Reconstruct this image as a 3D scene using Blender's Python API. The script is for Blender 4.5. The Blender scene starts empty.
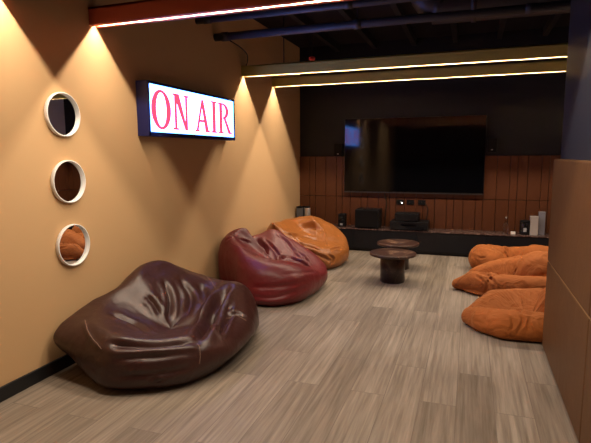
import bpy, bmesh, math, random
import numpy as np
from mathutils import Vector, Matrix, noise
from mathutils.bvhtree import BVHTree
random.seed(7)
C = bpy.context.scene.collection
PI = math.pi

# ------------------------------------------------------------------ materials
def mat(name):
    m = bpy.data.materials.new(name); m.use_nodes = True
    nt = m.node_tree
    return m, nt, nt.nodes['Principled BSDF'], nt.nodes.new, nt.links.new

def simple(name, col, rough=.6, metal=0., spec=.5, bump=0., bscale=200., var=0., vscale=3.):
    m, nt, b, N, L = mat(name)
    b.inputs['Base Color'].default_value = (*col, 1)
    b.inputs['Roughness'].default_value = rough
    b.inputs['Metallic'].default_value = metal
    b.inputs['Specular IOR Level'].default_value = spec
    if bump or var:
        tc = N('ShaderNodeTexCoord')
        if var:
            n = N('ShaderNodeTexNoise'); n.inputs['Scale'].default_value = vscale; n.inputs['Detail'].default_value = 4
            L(tc.outputs['Object'], n.inputs['Vector'])
            r = N('ShaderNodeMixRGB'); r.blend_type = 'MIX'
            r.inputs[1].default_value = (*[c*(1-var) for c in col], 1)
            r.inputs[2].default_value = (*[min(1, c*(1+var)) for c in col], 1)
            L(n.outputs['Fac'], r.inputs[0]); L(r.outputs[0], b.inputs['Base Color'])
        if bump:
            n2 = N('ShaderNodeTexNoise'); n2.inputs['Scale'].default_value = bscale; n2.inputs['Detail'].default_value = 3
            L(tc.outputs['Object'], n2.inputs['Vector'])
            bp = N('ShaderNodeBump'); bp.inputs['Strength'].default_value = bump; bp.inputs['Distance'].default_value = .01
            L(n2.outputs['Fac'], bp.inputs['Height']); L(bp.outputs['Normal'], b.inputs['Normal'])
    return m

def emit(name, col, strength):
    m, nt, b, N, L = mat(name)
    b.inputs['Base Color'].default_value = (*col, 1)
    b.inputs['Emission Color'].default_value = (*col, 1)
    b.inputs['Emission Strength'].default_value = strength
    b.inputs['Roughness'].default_value = .5
    return m

def leather(name, col, rough=.36, grain=.12, dent=.35, spec=.5, coat=0.):
    m, nt, b, N, L = mat(name)
    tc = N('ShaderNodeTexCoord')
    n = N('ShaderNodeTexNoise'); n.inputs['Scale'].default_value = 5; n.inputs['Detail'].default_value = 5
    L(tc.outputs['Object'], n.inputs['Vector'])
    r = N('ShaderNodeMixRGB')
    r.inputs[1].default_value = (*[c*.85 for c in col], 1); r.inputs[2].default_value = (*[c*1.15 for c in col], 1)
    L(n.outputs['Fac'], r.inputs[0]); L(r.outputs[0], b.inputs['Base Color'])
    b.inputs['Roughness'].default_value = rough
    b.inputs['Specular IOR Level'].default_value = spec
    b.inputs['Coat Weight'].default_value = coat; b.inputs['Coat Roughness'].default_value = .3
    # soft dents and fine grain
    d = N('ShaderNodeTexNoise'); d.inputs['Scale'].default_value = 7; d.inputs['Detail'].default_value = 2; d.inputs['Distortion'].default_value = 1.2
    L(tc.outputs['Object'], d.inputs['Vector'])
    b1 = N('ShaderNodeBump'); b1.inputs['Strength'].default_value = dent; b1.inputs['Distance'].default_value = .05
    L(d.outputs['Fac'], b1.inputs['Height'])
    v = N('ShaderNodeTexVoronoi'); v.inputs['Scale'].default_value = 260
    L(tc.outputs['Object'], v.inputs['Vector'])
    b2 = N('ShaderNodeBump'); b2.inputs['Strength'].default_value = grain; b2.inputs['Distance'].default_value = .003
    L(v.outputs['Distance'], b2.inputs['Height']); L(b1.outputs['Normal'], b2.inputs['Normal'])
    L(b2.outputs['Normal'], b.inputs['Normal'])
    return m

def velvet(name, col):
    m = leather(name, col, .8, .05, .5, .2)
    b = m.node_tree.nodes['Principled BSDF']
    b.inputs['Sheen Weight'].default_value = .18; b.inputs['Sheen Roughness'].default_value = .4
    b.inputs['Sheen Tint'].default_value = (1, .55, .25, 1)
    return m

def floor_mat():
    m, nt, b, N, L = mat('floor_planks')
    tc = N('ShaderNodeTexCoord')
    mp = N('ShaderNodeMapping'); mp.inputs['Rotation'].default_value = (0, 0, PI/2)
    mp.inputs['Location'].default_value = (.3, .02, 0)
    L(tc.outputs['Object'], mp.inputs['Vector'])
    br = N('ShaderNodeTexBrick'); br.offset = .37; br.offset_frequency = 2
    br.inputs['Scale'].default_value = 1; br.inputs['Brick Width'].default_value = 1.22; br.inputs['Row Height'].default_value = .2
    br.inputs['Mortar Size'].default_value = .0022; br.inputs['Mortar Smooth'].default_value = .3
    br.inputs['Color1'].default_value = (0, 0, 0, 1); br.inputs['Color2'].default_value = (1, 1, 1, 1); br.inputs['Mortar'].default_value = (.5, .5, .5, 1)
    L(mp.outputs['Vector'], br.inputs['Vector'])
    # grain along the planks
    mg = N('ShaderNodeMapping'); mg.inputs['Scale'].default_value = (26, 1.1, 1)
    L(tc.outputs['Object'], mg.inputs['Vector'])
    va = N('ShaderNodeVectorMath'); va.operation = 'ADD'
    sc = N('ShaderNodeVectorMath'); sc.operation = 'SCALE'; sc.inputs['Scale'].default_value = 13.
    L(br.outputs['Color'], sc.inputs[0]); L(mg.outputs['Vector'], va.inputs[0]); L(sc.outputs['Vector'], va.inputs[1])
    g = N('ShaderNodeTexNoise'); g.inputs['Scale'].default_value = 1.6; g.inputs['Detail'].default_value = 7; g.inputs['Roughness'].default_value = .62; g.inputs['Distortion'].default_value = .25
    L(va.outputs['Vector'], g.inputs['Vector'])
    cr = N('ShaderNodeValToRGB')
    e = cr.color_ramp.elements
    e[0].position = .28; e[0].color = (.150, .119, .092, 1)
    e[1].position = .72; e[1].color = (.352, .29, .235, 1)
    L(g.outputs['Fac'], cr.inputs['Fac'])
    tone = N('ShaderNodeMixRGB'); tone.blend_type = 'MULTIPLY'; tone.inputs[0].default_value = 1
    tr = N('ShaderNodeValToRGB'); tr.color_ramp.elements[0].color = (.79, .77, .75, 1); tr.color_ramp.elements[1].color = (1.1, 1.1, 1.1, 1)
    L(br.outputs['Color'], tr.inputs['Fac']); L(cr.outputs['Color'], tone.inputs[1]); L(tr.outputs['Color'], tone.inputs[2])
    sm = N('ShaderNodeMixRGB'); sm.inputs[2].default_value = (.1, .08, .065, 1)
    mu = N('ShaderNodeMath'); mu.operation = 'MULTIPLY'; mu.inputs[1].default_value = .6
    L(br.outputs['Fac'], mu.inputs[0]); L(mu.outputs[0], sm.inputs[0]); L(tone.outputs[0], sm.inputs[1])
    L(sm.outputs[0], b.inputs['Base Color'])
    b.inputs['Roughness'].default_value = .5; b.inputs['Specular IOR Level'].default_value = .35
    bp = N('ShaderNodeBump'); bp.inputs['Strength'].default_value = .12; bp.inputs['Distance'].default_value = .004
    L(g.outputs['Fac'], bp.inputs['Height']); L(bp.outputs['Normal'], b.inputs['Normal'])
    return m

def marble(name, base, vein, scale=4., width=.035, rough=.25):
    m, nt, b, N, L = mat(name)
    tc = N('ShaderNodeTexCoord')
    n0 = N('ShaderNodeTexNoise'); n0.inputs['Scale'].default_value = scale; n0.inputs['Detail'].default_value = 6; n0.inputs['Distortion'].default_value = 1.4
    L(tc.outputs['Object'], n0.inputs['Vector'])
    cr = N('ShaderNodeValToRGB'); e = cr.color_ramp.elements
    e[0].position = .5-width; e[0].color = (*base, 1)
    e[1].position = .5+width; e[1].color = (*[c*1.35 for c in base], 1)
    k = e.new(.5); k.color = (*vein, 1)
    L(n0.outputs['Fac'], cr.inputs['Fac'])
    L(cr.outputs['Color'], b.inputs['Base Color'])
    b.inputs['Roughness'].default_value = rough
    return m

M = {}
M['wall'] = simple('wall_orange_plaster', (.63, .40, .205), .75, spec=.25, bump=.05, bscale=120, var=.03)
M['dark_wall'] = simple('wall_charcoal_paint', (.012, .011, .015), .6, spec=.3, var=.1)
M['navy_wall'] = simple('wall_navy_paint', (.040, .044, .066), .30, spec=.5, var=.06)
M['grey_wall'] = simple('wall_grey_paint', (.62, .62, .64), .6, spec=.3, var=.05)
M['ceiling'] = simple('ceiling_dark', (.017, .014, .02), .8, spec=.2, var=.3, vscale=2)
M['floor'] = floor_mat()
M['skirting'] = simple('skirting_black', (.008, .008, .010), .45)
M['slats'] = simple('wainscot_wood', (.105, .034, .0125), .42, spec=.4, bump=.05, bscale=60, var=.12, vscale=4)
M['gap'] = simple('wainscot_gap', (.03, .012, .008), .8)
M['pad'] = leather('padded_panel_leather', (.105, .047, .0155), .55, .05, .05, .35)
M['pad_seam'] = simple('panel_seam', (.28, .16, .07), .6)
M['red_beam'] = simple('beam_oxide_red', (.42, .075, .040), .6, var=.05)
M['olive_beam'] = simple('beam_olive', (.50, .40, .09), .6, var=.05)
M['red_channel'] = simple('channel_red', (.42, .17, .09), .5)
M['olive_channel'] = simple('channel_gold', (.34, .25, .12), .5)
M['led'] = emit('led_strip_glow', (1., .83, .63), 1280.)
M['joist'] = simple('joist_dark', (.010, .008, .010), .7)
M['pipe'] = simple('pipe_painted_metal', (.034, .034, .050), .5, spec=.5)
M['duct'] = simple('duct_metal', (.05, .045, .055), .45, metal=.4)
M['black'] = simple('black_plastic', (.007, .007, .008), .5, spec=.2)
M['black_gloss'] = simple('black_gloss_plastic', (.008, .008, .010), .15)
M['rubber'] = simple('black_rubber', (.006, .006, .006), .6)
M['grille'] = simple('speaker_grille_cloth', (.006, .006, .007), .8, spec=.1, bump=.3, bscale=700)
M['grey_mark'] = simple('pale_grey_print', (.45, .45, .47), .5)
M['white'] = simple('white_lacquer', (.84, .82, .80), .35)
M['mirror'] = simple('mirror_silvered_glass', (.86, .86, .87), .015, metal=1.)
M['screen'] = simple('tv_screen_glass', (.002, .002, .003), .065, spec=.42)
M['bezel'] = simple('tv_bezel', (.010, .010, .011), .3)
M['chrome'] = simple('tv_trim_grey', (.12, .12, .13), .3, metal=.8)
M['console'] = simple('console_black', (.008, .008, .010), .45, spec=.22, var=.1)
M['console_top'] = marble('console_top_marble', (.055, .030, .026), (.34, .22, .18), 11., .03, .25)
M['table_top'] = marble('table_marble', (.050, .024, .018), (.45, .27, .17), 1.7, .007, .28)
M['table_base'] = marble('table_base_marble', (.024, .012, .010), (.07, .04, .03), 5., .02, .3)
M['housing'] = simple('sign_housing_navy_glow_tint', (.006, .012, .11), .4)  # navy, pushed bluer so the colour carries the panel's glow on it
M['panel'] = emit('sign_panel_glow', (.10, .31, 1.), 10.2)
M['letter'] = emit('sign_letter_glow', (.80, .085, .16), 1.0)
M['brown'] = leather('brown_leather', (.038, .0120, .0095), .37, .08, .16, .55)
M['burgundy'] = leather('burgundy_leather', (.145, .012, .0145), .40, .08, .14, .5)
M['tan'] = leather('tan_leather', (.33, .112, .026), .36, .08, .2, .5)
M['velvet'] = velvet('orange_velvet', (.34, .102, .024))
M['thread_b'] = simple('seam_thread_taupe', (.20, .12, .09), .6)
M['thread_r'] = simple('seam_thread_wine', (.16, .03, .03), .6)
M['thread_t'] = simple('seam_thread_tan', (.36, .15, .05), .6)
M['thread_o'] = simple('seam_thread_rust', (.26, .08, .025), .7)
M['silver'] = simple('silver_metal', (.50, .46, .43), .35, metal=.6)
M['grey_box'] = simple('grey_card', (.24, .23, .26), .55)
M['slate'] = simple('slate_card', (.12, .125, .14), .5)
M['pale_box'] = simple('pale_card', (.46, .41, .38), .55)
M['red'] = simple('red_plastic', (.55, .05, .04), .4)
m, nt, b, N_, L_ = mat('clear_glass'); b.inputs['Transmission Weight'].default_value = 1; b.inputs['Roughness'].default_value = .03
b.inputs['Base Color'].default_value = (.93, .95, .95, 1); M['glass'] = m
M['indicator'] = emit('indicator_light', (1, .93, .85), 6.)

# ------------------------------------------------------------------ helpers
def obj(name, bm, m, parent=None, smooth=False, bevel=0.):
    me = bpy.data.meshes.new(name)
    if isinstance(bm, bmesh.types.BMesh):
        bmesh.ops.recalc_face_normals(bm, faces=bm.faces); bm.to_mesh(me); bm.free()
    else: me = bm
    ms = m if isinstance(m, (list, tuple)) else [m]
    for x in ms: me.materials.append(x)
    if smooth: me.polygons.foreach_set('use_smooth', [True]*len(me.polygons))
    o = bpy.data.objects.new(name, me); C.objects.link(o)
    if parent: o.parent = parent
    if bevel:
        bv = o.modifiers.new('bevel', 'BEVEL'); bv.width = bevel; bv.segments = 3; bv.limit_method = 'ANGLE'; bv.angle_limit = .7
        bv.harden_normals = False
    return o

def thing(name, label, cat, loc=(0, 0, 0), group=None):
    o = bpy.data.objects.new(name, None); C.objects.link(o)
    o.location = loc; o.empty_display_size = .1
    return tag(o, label, cat, group)

def tag(o, label, cat, group=None):
    o['label'] = label; o['category'] = cat
    if group: o['group'] = group
    return o

def struct(name, bm, m, **k):
    o = obj(name, bm, m, **k); o['kind'] = 'structure'; return o

def box(bm, x0, x1, y0, y1, z0, z1, mi=0):
    r = bmesh.ops.create_cube(bm, size=1)
    for v in r['verts']:
        v.co = Vector(((x0+x1)/2+v.co.x*(x1-x0), (y0+y1)/2+v.co.y*(y1-y0), (z0+z1)/2+v.co.z*(z1-z0)))
    for f in {f for v in r['verts'] for f in v.link_faces}: f.material_index = mi
    return bm

def bx(*a): return box(bmesh.new(), *a)

def lathe(prof, n=48, bm=None, axis='z', org=(0, 0, 0), close=True):
    """profile of (radius, height) revolved; closed with caps where it does not reach the axis"""
    bm = bm or bmesh.new(); rings = []
    def P(r, h, a):
        c, s = r*math.cos(a), r*math.sin(a)
        v = {'z': (c, s, h), 'x': (h, c, s), 'y': (c, h, s)}[axis]
        return (v[0]+org[0], v[1]+org[1], v[2]+org[2])
    for r, h in prof: rings.append([bm.verts.new(P(max(r, 1e-4), h, 2*PI*k/n)) for k in range(n)])
    for a, b_ in zip(rings, rings[1:]):
        for k in range(n): bm.faces.new((a[k], a[(k+1) % n], b_[(k+1) % n], b_[k]))
    if close:
        bm.faces.new(rings[0][::-1]); bm.faces.new(rings[-1])
    return bm

def tube(pts, r, n=8, bm=None):
    bm = bm or bmesh.new(); pts = [Vector(p) for p in pts]; rings = []
    for i, p in enumerate(pts):
        t = (pts[min(i+1, len(pts)-1)]-pts[max(i-1, 0)]).normalized()
        a = Vector((0, 0, 1)) if abs(t.z) < .9 else Vector((1, 0, 0))
        u = t.cross(a).normalized(); w = t.cross(u)
        rr = r[i] if isinstance(r, (list, tuple)) else r
        rings.append([bm.verts.new(p+(u*math.cos(2*PI*k/n)+w*math.sin(2*PI*k/n))*rr) for k in range(n)])
    for a, b_ in zip(rings, rings[1:]):
        for k in range(n): bm.faces.new((a[k], a[(k+1) % n], b_[(k+1) % n], b_[k]))
    bm.faces.new(rings[0][::-1]); bm.faces.new(rings[-1])
    return bm

def spline(pts, n=8):
    pts = [Vector(p) for p in pts]; out = []
    for i in range(len(pts)-1):
        p0, p1, p2, p3 = pts[max(i-1, 0)], pts[i], pts[i+1], pts[min(i+2, len(pts)-1)]
        for k in range(n):
            t = k/n
            out.append(.5*((2*p1)+(p2-p0)*t+(2*p0-5*p1+4*p2-p3)*t*t+(3*p1-p0-3*p2+p3)*t**3))
    return out+[pts[-1]]

# ------------------------------------------------------------------ the room
XL, XR, XP = -2.50, 2.10, .585         # left wall, far right wall, nearer wall on the right
YF, YB, YE, H = -3.2, 7.33, 3.82, 3.0  # wall behind, back wall, end of the nearer right wall, ceiling
struct('floor', bx(XL-.1, XR+.1, YF-.1, YB+.1, -.1, 0), M['floor'])
struct('ceiling', bx(XL-.1, XR+.1, YF-.1, YB+.1, H, H+.1), M['ceiling'])
struct('wall_left', bx(XL-.1, XL, YF-.1, YB+.1, 0, H), M['wall'])
struct('wall_back', bx(XL, XR, YB, YB+.1, 0, H), M['dark_wall'])
struct('wall_front', bx(XL, XR, YF-.1, YF, 0, H), M['dark_wall'])
struct('wall_far_right', bx(XR, XR+.1, YE, YB, 0, H), M['grey_wall'])
struct('wall_right', bx(XP, XR+.1, YF, YE, 0, H), M['navy_wall'])
struct('baseboard_left', bx(XL, XL+.016, YF, YB, 0, .085), M['skirting'], bevel=.003)

def slat_panel(u0, u1, place, zrows=((.0, .765), (.771, 1.37))):
    """upright boards of two widths, two rows; place maps (u, depth, z) to a box"""
    bm = bmesh.new(); u = u0; k = 0
    ws = [.165, .095, .165, .165, .095, .125]
    while u < u1-.01:
        w = min(ws[k % 6], u1-u); k += 1
        for z0, z1 in zrows: place(bm, u+.003, u+w-.003, z0+.001, z1)
        u += w
    return bm
struct('trim_1', slat_panel(XL, XR, lambda bm, a, b_, z0, z1: box(bm, a, b_, YB-.028, YB-.001, z0, z1)), M['slats'], bevel=.003)
struct('trim_2', slat_panel(YE, YB-.03, lambda bm, a, b_, z0, z1: box(bm, XR-.028, XR-.001, a, b_, z0, z1)), M['slats'], bevel=.003)
# upholstered panels on the nearer right wall, two rows
n = 2
for y0, y1 in ((2.50, YE-.02), (1.06, 2.496), (-.38, 1.056), (-1.82, -.384)):
    for z0, z1 in ((.025, .648), (.652, 1.362)):
        n += 1
        struct('trim_%d' % n, bx(.541, XP-.001, y0, y1, z0, z1), M['pad'], bevel=.012)
n += 1
struct('trim_%d' % n, bx(.5425, .56, -1.8, YE-.06, .648, .652), M['pad_seam'])
struct('baseboard_right', bx(.556, XP-.001, -1.82, YE-.05, 0, .024), M['skirting'])

# ------------------------------------------------------------------ light beams
def light_beam(y, x1, bottom, label, m):
    t = thing('light_beam', label, 'ceiling light', ((XL+x1)/2, y, bottom+.115), 'slim light beams across the ceiling')
    x0 = XL+.001-(XL+x1)/2; xe = x1-.001-(XL+x1)/2; W, g, d, h = .05, .014, .016, .115
    bm = bmesh.new()
    box(bm, x0, xe, -W, -g-.004, -h, -.001); box(bm, x0, xe, g+.004, W, -h, -.001); box(bm, x0, xe, -W, W, -.012, 0)
    obj('beam_casing', bm, m, t)
    bm = bmesh.new()
    box(bm, x0, xe, -g-.004, -g, -h, -h+d+.006); box(bm, x0, xe, g, g+.004, -h, -h+d+.006); box(bm, x0, xe, -g-.004, g+.004, -h+d+.002, -h+d+.006)
    obj('reflector_channel', bm, M['red_channel' if m is M['red_beam'] else 'olive_channel'], t)
    bm = bmesh.new(); K = 28
    for k in range(K):
        a = x0+.035+(xe-x0-.07)*k/K; b_ = x0+.035+(xe-x0-.07)*(k+1)/K
        vs = [bm.verts.new(p) for p in ((a, -.0015, -h+d), (a, .0015, -h+d), (b_, .0015, -h+d), (b_, -.0015, -h+d))]
        bm.faces.new(vs)
    me = bpy.data.meshes.new('led_strip'); bm.to_mesh(me); bm.free()
    obj('led_strip', me, M['led'], t)
    for x in (x0+.5, xe-.5):
        obj('hanger_rod', tube([(x, 0, 0), (x, 0, H-bottom-.115-.001)], .006, 8), M['joist'], t, True)
    return t
HB = 2.288
light_beam(2.911, XP, HB, 'dark red light beam crossing the ceiling nearest the viewer, above the ON AIR sign', M['red_beam'])
light_beam(2.15, XP, HB, 'dark red light beam just out of the top of the picture, lighting the wall top left', M['red_beam'])
light_beam(5.316, XR, HB, 'olive light beam crossing the ceiling, the upper of the far pair', M['olive_beam'])
light_beam(6.239, XR, HB, 'olive light beam nearest the dark television wall, the lower of the far pair', M['olive_beam'])
light_beam(-.25, XP, HB, 'added fill light beam, unseen overhead just behind the viewer', M['red_beam'])  # unseen beam added to brighten the near floor
light_beam(-1.1, XP, HB, 'added fill light beam, unseen overhead farthest behind the viewer', M['red_beam'])  # second unseen beam, added for the same fill light

# ------------------------------------------------------------------ ceiling services
k = 9
for x in (-1.9, -1.35, -.8, -.25, .3, .85, 1.4):
    k += 1
    struct('trim_%d' % (k+1), bx(x-.03, x+.03, YF+.01, YB-.01, H-.10, H-.001), M['joist'])
def pipe(y, z, r, x0, x1, label, slope=0):
    t = thing('ceiling_pipe', label, 'pipe', (x0, y, z), 'service pipes along the ceiling')
    obj('pipe_run', tube([(0, 0, 0), (x1-x0, 0, slope)], r, 20), M['pipe'], t, True)
    for f in (.02, .36, .72):
        x = (x1-x0)*f
        obj('pipe_collar', tube([(x, 0, slope*f), (x+.07, 0, slope*(f+.02))], r*1.18, 20), M['pipe'], t, True)
        if f > .02: obj('pipe_hanger', tube([(x+.03, 0, slope*f+r), (x+.03, 0, H-z-.001)], .006, 6), M['joist'], t)
    return t
pipe(4.66, 2.585, .038, XL+.002, XR-.6, 'lower grey pipe across the ceiling, ending at the orange wall')
pipe(4.30, 2.66, .030, XL+.002, XR-.6, 'thinner upper grey pipe across the ceiling, nearer the red beam')
pipe(3.55, 2.80, .035, XL+.002, XP, 'grey pipe close under the ceiling, just beyond the red beam')
t = thing('air_duct', 'round dark air duct bending from the ceiling to the right above the television', 'duct', (-.46, 4.75, H))
path = [(0, 0, -.001), (0, 0, -.08), (.02, 0, -.18), (.08, 0, -.27), (.18, 0, -.31), (.30, 0, -.32), (2.4, 0, -.32)]
obj('duct_pipe', tube(spline(path, 5), .135, 28), M['duct'], t, True)
for x in (.42, 1.2): obj('duct_collar', tube([(x, 0, -.32), (x+.04, 0, -.32)], .145, 28), M['duct'], t, True)
t = thing('fire_detector', 'small red detector hanging from the ceiling above the far olive beams', 'detector', (-1.886, 6.0, 2.54))
obj('detector_head', lathe([(0, 0), (.025, .003), (.038, .02), (.038, .045), (.02, .055)], 20), M['red'], t, True)
obj('detector_rod', tube([(0, 0, .05), (0, 0, H-2.541)], .008, 8), M['joist'], t)
tag(obj('hanging_cable', tube(spline([(XL+.012, 4.95, 2.62), (-2.40, 5.02, 2.56), (-2.36, 5.12, 2.5), (-2.40, 5.22, 2.44), (-2.44, 5.27, 2.405)], 6), .007, 8), M['rubber'], smooth=True),
    'thin black cable drooping from the pipe to the far beams beside the orange wall', 'cable')

# ------------------------------------------------------------------ ON AIR sign
SY0, SY1, SZ0, SZ1 = 3.335, 4.845, 1.553, 1.982
sx = XL+.125
t = thing('lit_sign', 'lit box sign reading ON AIR in red capitals on the orange wall', 'sign', (XL, (SY0+SY1)/2, SZ0))
OY, OZ = (SY0+SY1)/2, SZ0
bm = bmesh.new()
hw = (SY1-SY0)/2; hh = SZ1-SZ0; rim = .022
box(bm, .001, .104, -hw, hw, 0, hh)
for a in ((-hw, -hw+rim, 0, hh), (hw-rim, hw, 0, hh), (-hw, hw, 0, rim+.012), (-hw, hw, hh-rim, hh)): box(bm, .102, .113, *a)
obj('housing', bm, M['housing'], t, bevel=.003)
obj('light_panel', bx(.103, .108, -hw+rim, hw-rim, rim+.012, hh-rim), M['panel'], t)
def poly(bm, pts):
    vs = [bm.verts.new((.1085, y-.015-OY, z-.006-OZ)) for y, z in pts]; f = bm.faces.new(vs)
def rect(bm, y0, y1, z0, z1): poly(bm, [(y0, z0), (y1, z0), (y1, z1), (y0, z1)])
def ring(bm, cy, cz, ro, ri, a0=0, a1=2*PI, n=40):
    for k in range(n):
        a, b_ = a0+(a1-a0)*k/n, a0+(a1-a0)*(k+1)/n
        poly(bm, [(cy+ro[0]*math.cos(a), cz+ro[1]*math.sin(a)), (cy+ro[0]*math.cos(b_), cz+ro[1]*math.sin(b_)),
                  (cy+ri[0]*math.cos(b_), cz+ri[1]*math.sin(b_)), (cy+ri[0]*math.cos(a), cz+ri[1]*math.sin(a))])
def letter(bm):
    bmesh.ops.solidify(bm, geom=bm.faces[:], thickness=-.003)
    obj('letter', bm, M['letter'], t)
B, T = 1.622, 1.928; s = .018
bm = bmesh.new(); ring(bm, 3.528, (B+T)/2, (.140, .160), (.070, .136)); letter(bm)
bm = bmesh.new(); a, b_ = 3.692, 3.955                                             # N
rect(bm, a, a+.085, T-s, T); rect(bm, a+.026, a+.066, B, T); rect(bm, a, a+.09, B, B+s)
rect(bm, b_-.09, b_, T-s, T); rect(bm, b_-.066, b_-.026, B, T)
poly(bm, [(a+.022, T), (a+.105, T), (b_-.032, B), (b_-.075, B)]); letter(bm)
bm = bmesh.new(); a, b_ = 4.062, 4.315; c = (a+b_)/2                                # A
rect(bm, a-.01, a+.07, B, B+s); rect(bm, b_-.085, b_+.01, B, B+s)
poly(bm, [(a+.004, B), (a+.046, B), (c+.016, T-.02), (c-.014, T)])
poly(bm, [(b_-.078, B), (b_-.008, B), (c+.022, T), (c-.022, T-.03)])
rect(bm, a+.075, b_-.075, B+.090, B+.114); letter(bm)
bm = bmesh.new(); a = 4.352                                                         # I
rect(bm, a, a+.12, B, B+s); rect(bm, a, a+.12, T-s, T); rect(bm, a+.026, a+.094, B, T); letter(bm)
bm = bmesh.new(); a = 4.494                                                         # R
rect(bm, a, a+.12, B, B+s); rect(bm, a, a+.12, T-s, T); rect(bm, a+.026, a+.094, B, T)
zc = (T+B+.145)/2; rh = (T-B-.145)/2
ring(bm, a+.10, zc, (.135, rh), (.060, rh-.022), -PI/2, PI/2, 20)
poly(bm, [(a+.105, B+.165), (a+.172, B+.155), (a+.290, B), (a+.215, B)]); rect(bm, a+.225, a+.305, B, B+s); letter(bm)

# ------------------------------------------------------------------ round mirrors
def mirror(y, z, label):
    t = thing('wall_mirror', label, 'mirror', (XL, y, z), 'round mirrors on the orange wall')
    R = .139
    prof = [(R-.0105, .001), (R, .001), (R+.002, .006), (R+.002, .025), (R-.001, .028), (R-.005, .028), (R-.007, .026), (R-.009, .008), (R-.0105, .008)]
    obj('frame', lathe(prof+[prof[0]], 72, axis='x', close=False), M['white'], t, True)
    obj('mirror_glass', lathe([(R-.0085, .003), (R-.0085, .0085)], 72, axis='x'), M['mirror'], t)
    return t
mirror(2.560, 1.664, 'topmost of three round white-framed mirrors on the orange wall, reflecting dark walls')
mirror(2.572, 1.232, 'middle of three round white-framed mirrors on the orange wall, reflecting brown')
mirror(2.576, .808, 'lowest of three round white-framed mirrors, reflecting orange bean bags and floor')

# ------------------------------------------------------------------ bean bags
NT, NV = 288, 132
def hermite(x, y, q, period=None):
    """smooth curve through (x, y), evaluated at q"""
    x = np.array(x, float); y = np.array(y, float)
    if period:
        x = np.concatenate([x[-2:]-period, x, x[:3]+period]); y = np.concatenate([y[-2:], y, y[:3]])
    m = np.zeros_like(y); h = np.diff(x); dl = np.diff(y, axis=0)/(h if y.ndim == 1 else h[:, None])
    hh = h if y.ndim == 1 else h[:, None]
    m[1:-1] = (dl[:-1]*hh[1:]+dl[1:]*hh[:-1])/(hh[1:]+hh[:-1]); m[0] = dl[0]; m[-1] = dl[-1]
    i = np.clip(np.searchsorted(x, q)-1, 0, len(x)-2); t = (q-x[i])/h[i]
    H_ = h[i]
    if y.ndim > 1: t = t[:, None]; H_ = H_[:, None]
    return (2*t**3-3*t**2+1)*y[i]+(t**3-2*t**2+t)*H_*m[i]+(-2*t**3+3*t**2)*y[i+1]+(t**3-t**2)*H_*m[i+1]
def grid_faces():
    i = np.arange(NT); F = []
    for v in range(NV-1):
        F.append(np.stack([v*NT+i, v*NT+(i+1) % NT, (v+1)*NT+(i+1) % NT, (v+1)*NT+i], 1))
    return np.concatenate(F)
GF = grid_faces()
def normals(P, F):
    fn = np.cross(P[F[:, 2]]-P[F[:, 0]], P[F[:, 3]]-P[F[:, 1]])
    N = np.zeros_like(P)
    for c in range(4): np.add.at(N, F[:, c], fn)
    return N/(np.linalg.norm(N, axis=1)[:, None]+1e-12)
def base_shape(center, table, hollow, hp=1.25):
    """a slumped bag: per bearing (deg) the floor radius, bulge radius and height, rim radius and height; and the seat hollow"""
    tb = np.array(table, float); th = np.linspace(0, 360, NT, endpoint=False)
    Rf, Rb, zb, Rr, zr = [hermite(tb[:, 0], tb[:, k], th, 360) for k in range(1, 6)]
    c, sn = np.cos(np.radians(th)), np.sin(np.radians(th))
    hx, hy, hz = hollow[0]-center[0], hollow[1]-center[1], hollow[2]
    K = []
    def ringp(R, z): K.append(np.stack([R*c, R*sn, z+0*R], 1))
    ringp(.002+0*Rf, .002); ringp(.6*Rf, .002); ringp(.93*Rf, .002); ringp(Rf, .35*np.minimum(zb, .09))
    ringp(Rb, zb); ringp(Rr+.80*(Rb-Rr), zb+.62*(zr-zb)); ringp(Rr+.38*(Rb-Rr), zb+.93*(zr-zb)); ringp(Rr, zr)
    for s in (.22, .5, .78, .93, .999):
        K.append(np.stack([Rr*c*(1-s)+hx*s, Rr*sn*(1-s)+hy*s, hz+(zr-hz)*np.maximum(1-s, 0)**hp*(1.0+.25*s*(1-s))], 1))
    K = np.array(K)                                  # ring, angle, xyz
    d = np.linalg.norm(np.diff(K, axis=0), axis=2).mean(1); x = np.concatenate([[0], np.cumsum(d)])
    q = np.linspace(0, x[-1], NV)
    P = hermite(x, K.reshape(len(K), -1), q).reshape(NV*NT, 3)
    return P+np.array([center[0], center[1], 0])
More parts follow.
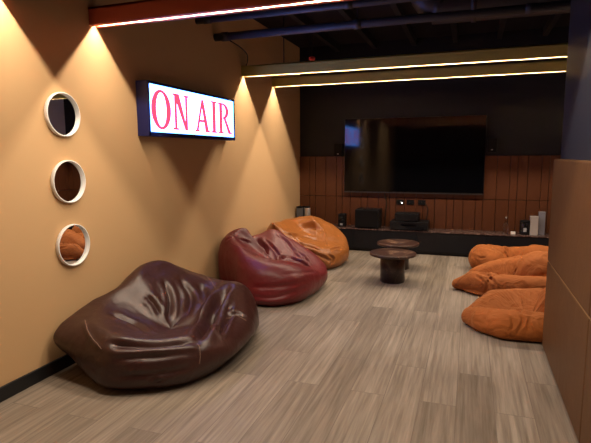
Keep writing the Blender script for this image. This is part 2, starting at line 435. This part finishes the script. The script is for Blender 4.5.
def roll_shape(center, rolls, pad, k=.016):
    """a bag lying as soft rolls: rounded tubes blended together over a low pad, seen outward from its centre"""
    th = np.linspace(0, 2*PI, NT, endpoint=False); ph = np.linspace(-PI/2, PI/2, NV)
    o = np.array([center[0], center[1], .045])
    D = np.stack([np.cos(ph)[:, None]*np.cos(th), np.cos(ph)[:, None]*np.sin(th), np.sin(ph)[:, None]+0*th], 2).reshape(-1, 3)
    pc, pr = np.array(pad[0]), np.array(pad[1])
    def sdf(P):
        q = (P-pc)/pr; l = np.linalg.norm(q, axis=1)
        d = (l-1)*pr.min()*np.clip(l, .3, 2)
        for roll in rolls:
            b = np.full(len(P), 9.)
            for i in range(max(1, len(roll)-1)):
                A = np.array(roll[i]); B_ = np.array(roll[min(i+1, len(roll)-1)]); ab = B_[:3]-A[:3]
                tt = np.clip(((P-A[:3])@ab)/(ab@ab+1e-9), 0, 1)
                b = np.minimum(b, np.linalg.norm(P-A[:3]-tt[:, None]*ab, axis=1)-(A[3]+(B_[3]-A[3])*tt))
            h = np.clip(.5+.5*(b-d)/k, 0, 1)
            d = b*(1-h)+d*h-k*h*(1-h)
        f = .002-P[:, 2]; kf = .03; h = np.clip(.5+.5*(d-f)/kf, 0, 1)
        return f*(1-h)+d*h+kf*h*(1-h)
    R = np.full(len(D), 1.2)
    for _ in range(90): R = np.maximum(R-np.clip(sdf(o+D*R[:, None])*.6, 0, .05), .01)
    return o+D*R[:, None]
def seg_dist(P, pts):
    pts = np.array(pts, float); best = np.full(len(P), 1e9); par = np.zeros(len(P)); K = len(pts)-1
    for i in range(K):
        a, b_ = pts[i], pts[i+1]; ab = b_-a
        tt = np.clip(((P-a)@ab)/(ab@ab+1e-12), 0, 1)
        d = np.linalg.norm(P-(a+tt[:, None]*ab), axis=1)
        w = d < best; best[w] = d[w]; par[w] = (i+tt[w])/K
    return best, par
def smin(v, lo, k):    # soft lower clamp
    return lo+np.logaddexp(0, (v-lo)/k)*k
def sculpt(center, table, hollow, ops, wall=None, hp=1.25):
    P = (roll_shape(center, table, hollow) if isinstance(table[0], list) else base_shape(center, table, hollow, hp)); F = GF
    for o in ops:
        k = o[0]; z = P[:, 2]; free = np.clip((z-.01)/.06, 0, 1)
        N = normals(P, F)
        if k == 'p':        # pull a region
            d2 = np.sum((P-np.array(o[1]))**2, axis=1)
            P = P+(np.exp(-d2/o[2]**2)*free)[:, None]*np.array(o[3])
        elif k == 'c':      # crease (depth > 0) or ridge (depth < 0) along a line lying on the bag
            pts = spline(o[1], 5); w, dep = o[2], o[3]
            d, tt = seg_dist(P, [tuple(p) for p in pts])
            fade = np.clip(np.minimum(tt, 1-tt)*4+.15, 0, 1)
            f = -dep*np.exp(-(d/w)**2)
            if dep > 0: f += .4*dep*np.exp(-((d-2.0*w)/w)**2)
            P = P+N*(f*fade*free)[:, None]
        elif k == 'w':      # folds that run out from a point
            q = P-np.array(o[1]); rr = np.linalg.norm(q[:, :2], axis=1)
            th = np.arctan2(q[:, 1], q[:, 0]); n, ph, r0, r1, dep = o[2:7]
            win = np.clip((rr-r0*.4)/(r0*.8), 0, 1)*np.exp(-(rr/r1)**4)*np.clip(N[:, 2]*2+.3, 0, 1)
            if len(o) > 7:
                ac, aw = o[7]; dd = np.angle(np.exp(1j*(th-ac))); win *= np.exp(-(dd/aw)**4)
            u_ = n*th+ph+1.3*np.sin(3*th+ph)+2.5*rr*np.sin(2*th)
            s = (np.abs(np.sin(u_*.5))**.8*2-1)*.7+.45*np.sin(n*1.7*th+2.1*ph+4*rr)
            P = P+N*(dep*s*win*free)[:, None]
        elif k == 'n':      # soft random dents
            f = np.array([noise.noise(Vector(p*o[1]+o[3])) for p in P]); P = P+N*(f*o[2]*free)[:, None]
        elif k == 'f':      # stretched fabric wrinkles: sharp valleys of a noise field
            A = np.array(o[4]); Q = P*A+o[3]
            f = np.array([abs(noise.noise(Vector(p))) for p in Q]); P = P+N*((np.minimum(f, .25)/.25-.7)*o[2]*free)[:, None]
        if wall is not None: P[:, 0] = smin(P[:, 0], wall, .012)
    P[:, 2] = np.maximum(P[:, 2], .0015)
    return P, F
def to_mesh(name, P, F):
    me = bpy.data.meshes.new(name); me.from_pydata(P.tolist(), [], F.tolist()); me.update(); return me
def bean_bag(label, center, table, hollow, ops, cover, thread, seams, group, extra=None, **kw):
    P, F = sculpt(center, table, hollow, ops, **kw)
    P = P-np.array([center[0], center[1], 0])
    t = thing('bean_bag', label, 'bean bag', (center[0], center[1], 0), group)
    obj('cover', to_mesh('cover', P, F), cover, t, True)
    bvh = BVHTree.FromPolygons([Vector(p) for p in P], F.tolist())
    for pts in seams:
        path = []
        for p in spline([Vector(q)-Vector((center[0], center[1], 0)) for q in pts], 8):
            h = bvh.find_nearest(p); path.append(h[0]+h[1]*.0005)
        obj('seam', tube(path, .0026, 6), thread, t, True)
    return t

#BAGS
BAG_L = 'leather bean bags along the orange wall'
BAG_R = 'orange fabric bean bags on the right side'
# dark brown bag
T1 = [(0, .48, .57, .12, .38, .255), (30, .53, .60, .14, .39, .34), (60, .69, .70, .15, .50, .41), (78, .70, .73, .2, .48, .39), (105, .70, .74, .2, .42, .46),
      (135, .68, .69, .25, .42, .57), (160, .52, .52, .25, .36, .57), (180, .49, .49, .3, .32, .53), (200, .52, .52, .25, .36, .47), (225, .62, .84, .235, .50, .385),
      (240, .63, .78, .23, .57, .365), (256, .69, .735, .17, .62, .36), (270, .73, .75, .14, .63, .335), (285, .70, .73, .13, .61, .29), (310, .65, .69, .13, .57, .275), (335, .55, .63, .12, .46, .255)]
ops = [('c', [(-1.972, 2.275, 0.305), (-1.918, 2.278, 0.292), (-1.868, 2.305, 0.289), (-1.787, 2.357, 0.279), (-1.695, 2.416, 0.275), (-1.604, 2.492, 0.271), (-1.546, 2.559, 0.259)], 0.022, 0.028),
       ('c', [(-1.550, 2.566, 0.263), (-1.629, 2.777, 0.245), (-1.700, 3.000, 0.263), (-1.720, 3.161, 0.333), (-1.738, 3.311, 0.383)], 0.034, 0.07),
       ('c', [(-1.544, 2.617, 0.264), (-1.555, 2.765, 0.257), (-1.491, 2.756, 0.248), (-1.552, 2.958, 0.249), (-1.555, 3.059, 0.274), (-1.480, 3.098, 0.247)], 0.016, 0.028),
       ('c', [(-1.508, 2.801, 0.250), (-1.598, 3.083, 0.292), (-1.642, 3.238, 0.357)], 0.016, 0.02),
       ('c', [(-2.156, 2.882, 0.401), (-2.088, 2.878, 0.356), (-2.025, 2.856, 0.289)], 0.02, 0.02),
       ('c', [(-2.144, 3.092, 0.460), (-2.078, 3.053, 0.391), (-2.019, 2.985, 0.324), (-1.972, 2.871, 0.246)], 0.022, 0.026),
       ('c', [(-2.096, 3.234, 0.445), (-2.008, 3.202, 0.373), (-1.945, 3.139, 0.318), (-1.892, 2.992, 0.260)], 0.024, 0.026),
       ('c', [(-1.984, 3.327, 0.390), (-1.906, 3.266, 0.341), (-1.813, 3.117, 0.313), (-1.776, 2.949, 0.242)], 0.024, 0.022),
       ('c', [(-2.230, 2.608, 0.345), (-2.151, 2.619, 0.316), (-2.065, 2.630, 0.287), (-1.892, 2.552, 0.266)], 0.022, 0.022),
       ('c', [(-1.904, 2.238, 0.224), (-1.804, 2.282, 0.226), (-1.695, 2.342, 0.223), (-1.527, 2.500, 0.207)], 0.016, 0.011),
       ('c', [(-1.728, 2.290, 0.092), (-1.702, 2.305, 0.108), (-1.679, 2.319, 0.080), (-1.642, 2.347, 0.104)], 0.009, 0.01),
       ('c', [(-1.886, 2.226, 0.128), (-1.767, 2.272, 0.131), (-1.647, 2.346, 0.129), (-1.540, 2.449, 0.144)], 0.016, 0.009),
       ('c', [(-2.274, 2.409, 0.357), (-2.185, 2.325, 0.331), (-2.088, 2.273, 0.292), (-1.998, 2.243, 0.265)], 0.012, -0.012),
       ('n', 3.2, .014, 4.), ('n', 9., .004, 1.)]
bean_bag('large dark brown leather bean bag, nearest on the left against the orange wall', (-1.98, 2.97), T1, (-1.93, 2.84, .20), ops,
         M['brown'], M['thread_b'], [[(-2.285, 2.421, 0.359), (-2.228, 2.366, 0.350), (-2.172, 2.320, 0.328), (-2.091, 2.276, 0.296), (-2.007, 2.246, 0.269)],
          [(-2.083, 3.523, 0.415), (-2.001, 3.484, 0.408), (-1.920, 3.420, 0.389), (-1.800, 3.280, 0.362)],
          [(-1.545, 2.550, 0.256), (-1.517, 2.525, 0.218), (-1.506, 2.510, 0.181), (-1.504, 2.497, 0.141)],
          [(-1.581, 3.001, 0.260), (-1.549, 3.031, 0.265), (-1.513, 3.053, 0.258), (-1.460, 3.072, 0.228)]], BAG_L, wall=XL+.018, hp=.95)
# burgundy bag
T2 = [(0, .52, .57, .15, .46, .24), (30, .54, .58, .14, .46, .26), (60, .56, .60, .18, .48, .34), (90, .55, .60, .2, .50, .46), (112, .58, .62, .22, .53, .55),
      (132, .60, .66, .25, .50, .49), (152, .56, .60, .3, .44, .48), (178, .54, .55, .35, .33, .625), (205, .54, .58, .33, .42, .57), (225, .48, .53, .30, .42, .53),
      (245, .50, .54, .26, .44, .50), (265, .60, .64, .22, .48, .45), (285, .72, .74, .17, .50, .42), (310, .68, .71, .16, .50, .38), (335, .56, .61, .15, .49, .30)]
ops = [('c', [(-2.246, 5.031, 0.470), (-2.191, 4.987, 0.434), (-2.115, 4.923, 0.382), (-1.982, 4.689, 0.336)], 0.03, 0.035),
       ('c', [(-2.020, 4.519, 0.399), (-1.808, 4.277, 0.415), (-1.869, 4.863, 0.298), (-1.729, 4.917, 0.274), (-1.594, 4.852, 0.242), (-1.411, 4.548, 0.270)], 0.016, 0.024),
       ('c', [(-2.032, 5.165, 0.493), (-1.945, 5.160, 0.441), (-1.848, 5.092, 0.378), (-1.711, 4.967, 0.287)], 0.018, 0.024),
       ('c', [(-1.810, 5.084, 0.359), (-1.716, 5.047, 0.315), (-1.636, 4.979, 0.278), (-1.437, 4.531, 0.292)], 0.014, 0.02),
       ('c', [(-2.154, 5.044, 0.449), (-2.056, 4.981, 0.409), (-1.958, 4.912, 0.360), (-1.891, 4.861, 0.308)], 0.014, 0.018),
       ('c', [(-1.679, 5.005, 0.293), (-1.585, 4.928, 0.259), (-1.410, 4.612, 0.256)], 0.012, 0.014),
       ('c', [(-2.323, 4.474, 0.535), (-2.243, 4.589, 0.531), (-2.156, 4.671, 0.479)], 0.016, 0.016),
       ('c', [(-1.833, 4.043, 0.193), (-1.696, 4.049, 0.203), (-1.566, 4.118, 0.206), (-1.420, 4.322, 0.214)], 0.018, 0.009),
       ('c', [(-1.852, 4.036, 0.108), (-1.716, 4.023, 0.105), (-1.606, 4.066, 0.113), (-1.491, 4.180, 0.139)], 0.016, 0.009),
       ('c', [(-1.607, 4.126, 0.304), (-1.482, 4.271, 0.299), (-1.397, 4.537, 0.254)], 0.014, 0.007),
       ('n', 3., .014, 9.), ('n', 9., .004, 3.)]
bean_bag('burgundy leather bean bag, middle of the three along the orange wall', (-1.93, 4.75), T2, (-1.86, 4.72, .24), ops,
         M['burgundy'], M['thread_r'], [[(-2.316, 4.461, 0.527), (-2.159, 4.347, 0.505), (-2.024, 4.312, 0.469), (-1.910, 4.271, 0.434)]], BAG_L, wall=XL+.018, hp=1.0)
# tan bag
T3 = [(0, .48, .52, .15, .42, .27), (30, .50, .54, .16, .42, .36), (60, .52, .56, .2, .35, .48), (90, .54, .58, .25, .25, .57), (120, .56, .6, .28, .3, .57),
      (150, .55, .58, .3, .35, .54), (180, .52, .53, .3, .36, .53), (205, .55, .58, .3, .44, .53), (240, .56, .60, .3, .54, .55), (265, .56, .60, .22, .48, .40),
      (290, .54, .58, .18, .46, .32), (320, .52, .55, .15, .44, .28)]
ops = [('c', [(-2.086, 6.099, 0.452), (-1.986, 6.136, 0.465), (-1.901, 6.128, 0.456), (-1.813, 6.107, 0.410)], 0.036, 0.045),
       ('c', [(-2.030, 5.559, 0.420), (-1.975, 5.698, 0.401), (-1.928, 5.871, 0.363), (-1.805, 5.904, 0.325)], 0.026, 0.03),
       ('c', [(-1.931, 5.495, 0.338), (-1.842, 5.532, 0.324), (-1.749, 5.557, 0.300), (-1.658, 5.588, 0.251)], 0.018, 0.022),
       ('c', [(-1.827, 6.200, 0.449), (-1.773, 6.112, 0.398), (-1.724, 5.988, 0.341), (-1.629, 5.793, 0.277)], 0.016, -0.016),
       ('c', [(-1.575, 5.648, 0.195), (-1.527, 5.703, 0.151), (-1.525, 5.693, 0.103), (-1.563, 5.651, 0.060)], 0.014, 0.02),
       ('c', [(-1.559, 5.726, 0.244), (-1.523, 5.826, 0.252), (-1.479, 5.905, 0.240)], 0.012, 0.016),
       ('c', [(-1.772, 5.509, 0.271), (-1.692, 5.533, 0.223), (-1.621, 5.590, 0.179), (-1.553, 5.658, 0.121)], 0.018, 0.022),
       ('c', [(-2.114, 5.543, 0.467), (-2.015, 5.590, 0.416), (-1.891, 5.528, 0.346), (-1.793, 5.499, 0.272)], 0.016, 0.016),
       ('p', (-2.27, 5.52, .55), .07, (0, -.06, .075)), ('p', (-1.97, 6.12, .58), .10, (.02, 0, .055)), ('p', (-1.66, 6.05, .42), .12, (.03, .0, .03)), ('n', 3.5, .018, 2.), ('n', 9., .006, 7.)]
bean_bag('tan leather bean bag, farthest along the orange wall beside the black console', (-1.95, 6.05), T3, (-1.78, 5.90, .33), ops,
         M['tan'], M['thread_t'], [[(-1.810, 6.192, 0.438), (-1.724, 6.035, 0.360), (-1.630, 5.842, 0.281), (-1.569, 5.670, 0.216)]], BAG_L, wall=XL+.018)
# orange fabric bags on the right: soft rolls around a sat-in hollow
B4 = [[(.05, 4.17, .075, .075), (.15, 4.04, .09, .10), (.30, 3.95, .10, .115), (.60, 3.965, .105, .115), (.85, 4.0, .12, .12)],
      [(.06, 4.22, .07, .07), (.25, 4.50, .12, .105), (.45, 4.58, .13, .11), (.60, 4.55, .15, .11)], [(.77, 4.40, .17, .19), (.95, 4.35, .13, .18)]]
ops = [('c', [(0.261, 4.379, 0.172), (0.309, 4.379, 0.159), (0.347, 4.362, 0.141), (0.401, 3.957, 0.220), (0.501, 3.930, 0.215)], 0.016, 0.026),
       ('c', [(0.334, 3.871, 0.185), (0.348, 3.849, 0.148), (0.336, 3.838, 0.096)], 0.01, 0.012),
       ('c', [(0.403, 3.896, 0.200), (0.416, 3.867, 0.173), (0.402, 3.852, 0.138), (0.384, 3.846, 0.100)], 0.01, 0.014),
       ('c', [(0.463, 3.880, 0.189), (0.456, 3.858, 0.157), (0.470, 3.849, 0.116)], 0.01, 0.01),
       ('c', [(0.063, 4.234, 0.143), (0.141, 4.013, 0.192), (0.232, 3.932, 0.202), (0.334, 3.886, 0.196)], 0.01, -0.01),
       ('f', 7., .007, 3., (1.6, .7, .7)), ('n', 4., .012, 5.), ('n', 13., .005, 2.)]
bean_bag('orange fabric bean bag nearest on the right, half behind the padded wall', (.50, 4.28), B4, ((.50, 4.28, .0), (.48, .34, .075)), ops,
         M['velvet'], M['thread_o'], [[(0.063, 4.215, 0.140), (0.080, 4.352, 0.144), (0.115, 4.409, 0.165), (0.183, 4.458, 0.204)]], BAG_R)
B5 = [[(-.075, 5.27, .055, .055), (.09, 5.24, .10, .115), (.23, 5.15, .105, .125)], [(.34, 5.06, .11, .13), (.52, 5.02, .115, .13), (.78, 5.03, .12, .13)],
      [(.70, 5.34, .20, .235), (.95, 5.36, .18, .22)], [(.13, 5.46, .11, .11), (.38, 5.56, .18, .125), (.62, 5.68, .21, .13)]]
ops = [('c', [(0.202, 5.080, 0.198), (0.238, 5.048, 0.189), (0.262, 4.980, 0.178), (0.281, 4.945, 0.130)], 0.012, 0.022),
       ('c', [(0.101, 5.214, 0.210), (0.166, 5.149, 0.210), (0.229, 5.104, 0.215), (0.338, 5.401, 0.174)], 0.014, 0.022),
       ('c', [(0.101, 5.143, 0.186), (0.148, 5.083, 0.173), (0.176, 5.044, 0.145)], 0.01, 0.014),
       ('c', [(0.148, 5.137, 0.201), (0.193, 5.071, 0.190), (0.220, 5.014, 0.146)], 0.01, 0.014),
       ('c', [(0.443, 5.627, 0.302), (0.504, 5.664, 0.311), (0.529, 5.317, 0.362)], 0.012, 0.016),
       ('f', 7., .007, 7., (1.6, .7, .7)), ('n', 4., .012, 1.), ('n', 13., .005, 6.)]
bean_bag('orange fabric bean bag in the middle of the three on the right', (.42, 5.32), B5, ((.45, 5.32, .0), (.52, .36, .10)), ops,
         M['velvet'], M['thread_o'], [[(-0.096, 5.218, 0.057), (-0.021, 5.217, 0.148), (0.063, 5.217, 0.207)]], BAG_R)
B6 = [[(.19, 6.28, .145, .17), (.31, 6.16, .13, .135)], [(.78, 6.36, .15, .18), (.98, 6.38, .14, .17)], [(.28, 6.5, .14, .14), (.5, 6.52, .13, .13), (.72, 6.58, .13, .14)], [(.42, 6.08, .08, .09), (.8, 6.12, .09, .11)]]
ops = [('c', [(0.402, 6.529, 0.261), (0.446, 6.459, 0.251), (0.468, 6.424, 0.222), (0.445, 6.396, 0.189)], 0.014, 0.024),
       ('c', [(0.122, 6.135, 0.195), (0.167, 6.101, 0.180), (0.220, 6.079, 0.200)], 0.01, 0.012),
       ('c', [(0.254, 6.258, 0.301), (0.308, 6.182, 0.282), (0.338, 6.096, 0.252)], 0.01, 0.014),
       ('f', 7., .007, 5., (1.6, .7, .7)), ('n', 4., .012, 8.), ('n', 13., .005, 9.)]
bean_bag('orange fabric bean bag farthest back on the right, in front of the console', (.52, 6.34), B6, ((.52, 6.34, .0), (.46, .34, .12)), ops,
         M['velvet'], M['thread_o'], [[(0.045, 6.205, 0.152), (0.098, 6.194, 0.255), (0.186, 6.225, 0.303)]], BAG_R)
#ENDBAGS

# ------------------------------------------------------------------ coffee tables
def table(x, y, label, turn=0):
    t = thing('coffee_table', label, 'table', (x, y, 0), 'round marble coffee tables')
    obj('tabletop', lathe([(.06, .292), (.235, .292), (.252, .298), (.255, .306), (.255, .318), (.252, .323), (.246, .325), (.06, .325)], 80), M['table_top'], t, True)
    t.rotation_euler.z = turn
    obj('pedestal', lathe([(.13, 0), (.135, .004), (.135, .287), (.13, .2918)], 64), M['table_base'], t, True)
    return t
table(-.765, 5.40, 'round dark marble coffee table with drum base, the nearer of two')
table(-.795, 6.05, 'round dark marble coffee table half hidden behind the other one', 2.1)

# ------------------------------------------------------------------ television wall
YW = YB-.029
t = thing('television', 'large flat black television on the dark back wall', 'television', (-.79, YW, .835))
obj('tv_body', bx(-.985, .985, -.05, -.001, .01, 1.08), M['bezel'], t, bevel=.006)
obj('screen', bx(-.975, .975, -.056, -.05, .024, 1.078), M['screen'], t)
obj('bottom_trim', bx(-.985, .985, -.058, -.045, 0, .012), M['chrome'], t)
def sat_speaker(x, z, h, label):
    t = thing('wall_speaker', label, 'speaker', (x, YB, z), 'small wall speakers beside the television')
    obj('speaker_box', bx(-.062, .062, -.12, -.001, 0, h), M['black'], t, bevel=.006)
    obj('speaker_grille', bx(-.054, .054, -.126, -.119, .008, h-.008), M['grille'], t)
    obj('badge', bx(-.012, .012, -.128, -.125, .03, .042), M['grey_mark'], t)
    return t
sat_speaker(-1.862, 1.3705, .19, 'small black wall speaker to the left of the television')
sat_speaker(.272, 1.415, .19, 'small black wall speaker to the right of the television')
# console
t = thing('media_console', 'long low black console with speckled stone top under the television', 'console', (0, 6.98, 0))
cx0, cx1 = XL+.018, XR-.03
obj('plinth', bx(cx0+.01, cx1-.01, .05, .318, 0, .05), M['skirting'], t)
obj('body', bx(cx0, cx1, .012, .32, .045, .318), M['console'], t)
xs_ = [cx0+(cx1-cx0)*k/5 for k in range(6)]
for a, b_ in zip(xs_, xs_[1:]): obj('drawer_front', bx(a+.002, b_-.002, 0, .012, .047, .314), M['console'], t, bevel=.002)
obj('console_top', bx(cx0, cx1, -.006, .32, .3185, .334), M['console_top'], t, bevel=.002)
ZC, YI = .3342, 7.12
def item(name, label, cat, x, y=YI, group=None): return thing(name, label, cat, (x, y, ZC), group)
t = item('subwoofer', 'black cube subwoofer on the console left of the amplifier', 'speaker', -1.372)
obj('cabinet', bx(-.172, .172, -.15, .15, .014, .275), M['black'], t, bevel=.008)
obj('front_grille', bx(-.155, .155, -.158, -.149, .03, .26), M['grille'], t, bevel=.003)
for a in (-.14, .14):
    for b_ in (-.12, .12): obj('foot', lathe([(.018, 0), (.02, .015)], 16, org=(a, b_, 0)), M['rubber'], t)
obj('control_panel', bx(-.06, .06, -.10, .0, .2752, .281), M['black_gloss'], t)
t = item('amplifier', 'wide black amplifier on the console under the television', 'amplifier', -.775)
obj('case', bx(-.262, .262, -.15, .15, .012, .125), M['black'], t, bevel=.004)
obj('front_panel', bx(-.262, .262, -.158, -.149, .014, .123), M['black_gloss'], t, bevel=.002)
for a in (-.2, .2): obj('dial', lathe([(.026, -.178), (.028, -.158)], 24, axis='y', org=(a, 0, .075)), M['black_gloss'], t)
obj('display', bx(-.1, .1, -.160, -.1575, .065, .098), M['screen'], t)
for a in (-.22, .22):
    for b_ in (-.11, .11): obj('foot', lathe([(.018, 0), (.02, .0125)], 16, org=(a, b_, 0)), M['rubber'], t)
t = thing('media_player', 'smaller black box stacked on top of the amplifier', 'player', (-.81, YI, ZC+.1255))
obj('case', bx(-.165, .165, -.13, .13, .006, .108), M['black'], t, bevel=.004)
obj('front_panel', bx(-.16, .16, -.136, -.129, .01, .104), M['black_gloss'], t)
for a in (-.13, .13):
    for b_ in (-.1, .1): obj('foot', lathe([(.012, 0), (.014, .0065)], 12, org=(a, b_, 0)), M['rubber'], t)
t = item('desk_speaker', 'small upright black speaker on the console behind the tan bean bag', 'speaker', -1.765)
obj('cabinet', bx(-.052, .052, -.06, .06, 0, .19), M['black'], t, bevel=.008)
obj('speaker_cone', lathe([(.034, -.066), (.036, -.0595), (.012, -.0597)], 24, axis='y', org=(0, 0, .12)), M['black_gloss'], t, True)
obj('badge', bx(-.02, .02, -.062, -.0598, .025, .05), M['grey_mark'], t)
t = item('metal_canister', 'silver cylinder on the console at its far left end', 'canister', -2.315)
obj('canister_body', lathe([(.046, 0), (.048, .004), (.048, .255), (.044, .262)], 32), M['silver'], t, True)
obj('lid', lathe([(.043, .2622), (.043, .28), (.036, .285)], 32), M['black'], t, True)
t = item('storage_box', 'slim slate grey box with a black lid beside the silver cylinder', 'box', -2.425)
obj('box_body', bx(-.045, .045, -.06, .06, 0, .262), M['slate'], t, bevel=.004)
obj('lid', bx(-.047, .047, -.062, .062, .2622, .282), M['black'], t, bevel=.003)
t = item('glass_bottle', 'clear slender glass bottle standing on the right of the console', 'bottle', .487)
obj('bottle_body', lathe([(.030, 0), (.034, .004), (.035, .09), (.03, .115), (.013, .150), (.011, .19), (.012, .195)], 32), M['glass'], t, True)
obj('cork', lathe([(.009, .1955), (.011, .22), (.009, .224)], 16), M['pale_box'], t, True)
t = item('card_block', 'small white block on the console between bottle and black canister', 'block', .578, 7.08)
obj('block_body', bx(-.028, .028, -.02, .02, 0, .033), M['white'], t, bevel=.003)
t = item('dark_canister', 'round black canister with lid on the right of the console', 'canister', .718)
obj('canister_body', lathe([(.058, 0), (.062, .006), (.062, .15), (.058, .155)], 40), M['black_gloss'], t, True)
obj('lid', lathe([(.060, .1552), (.062, .16), (.062, .18), (.055, .186)], 40), M['black'], t, True)
obj('badge', bx(-.018, .018, -.064, -.0595, .04, .09), M['grey_mark'], t)
t = item('paper_box', 'pale upright box on the console right of the black canister', 'box', .826, 7.10)
obj('box_body', bx(-.047, .047, -.04, .04, 0, .23), M['pale_box'], t, bevel=.003)
obj('lid', bx(-.049, .049, -.042, .042, .2302, .246), M['pale_box'], t, bevel=.002)
t = item('tall_box', 'taller mauve grey box at the right end beside the pale box', 'box', .922, 7.16)
obj('box_body', bx(-.038, .038, -.04, .04, 0, .285), M['grey_box'], t, bevel=.003)
obj('lid', bx(-.040, .040, -.042, .042, .2852, .302), M['grey_box'], t, bevel=.002)
# sockets under the television
for i, (x, lab) in enumerate(((-.945, 'left wall socket under the television, with a lit white indicator'), (-.795, 'middle of three wall sockets under the television'), (-.635, 'right wall socket under the television, with a hanging cable'))):
    t = thing('wall_socket', lab, 'socket', (x, YW, .665), 'wall sockets under the television')
    obj('socket_plate', bx(-.052, .052, -.010, -.0005, 0, .075), M['black'], t, bevel=.003)
    for a in (-.024, .024): obj('socket_hole', lathe([(.016, -.0115), (.018, -.0098)], 16, axis='y', org=(a, 0, .037)), M['black_gloss'], t)
    if i == 0: obj('indicator_lamp', bx(.02, .036, -.018, -.0118, .018, .036), M['indicator'], t, bevel=.003)
tag(obj('power_cable', tube(spline([(-.59, YW-.012, .70), (-.55, YW-.025, .62), (-.555, YW-.03, .5), (-.60, YW-.03, .40), (-.64, YW-.03, ZC+.008)], 6), .006, 8), M['rubber'], smooth=True),
    'thin black cable looping from the right socket down to the console', 'cable')
tag(obj('television_cable', tube(spline([(-1.17, YW-.02, .86), (-1.165, YW-.02, .78), (-1.14, YW-.018, .70), (-1.15, YW-.02, .55), (-1.16, YW-.02, ZC+.008)], 6), .008, 8), M['rubber'], smooth=True),
    'black cable hanging from the television behind the subwoofer', 'cable')

# ------------------------------------------------------------------ camera and render settings
cam = bpy.data.cameras.new('camera'); co = bpy.data.objects.new('camera', cam); C.objects.link(co)
r = Vector((0.94343088, 0.33152302, -0.00553627)); u = Vector((-0.03938783, 0.12863553, 0.99090943)); d = Vector((-0.32922145, 0.9346365, -0.1344167))
co.matrix_world = Matrix(((r.x, u.x, -d.x, 0), (r.y, u.y, -d.y, 0), (r.z, u.z, -d.z, 1.4), (0, 0, 0, 1)))
cam.sensor_width = 36; cam.lens = 493*36/591; cam.clip_start = .02
S = bpy.context.scene
S.camera = co
w = bpy.data.worlds.new('world'); S.world = w; w.use_nodes = True
w.node_tree.nodes['Background'].inputs['Color'].default_value = (.01, .01, .012, 1)
S.view_settings.view_transform = 'Standard'; S.view_settings.look = 'None'
S.view_settings.gamma = 1; S.view_settings.exposure = .12; S.view_settings.use_curve_mapping = False
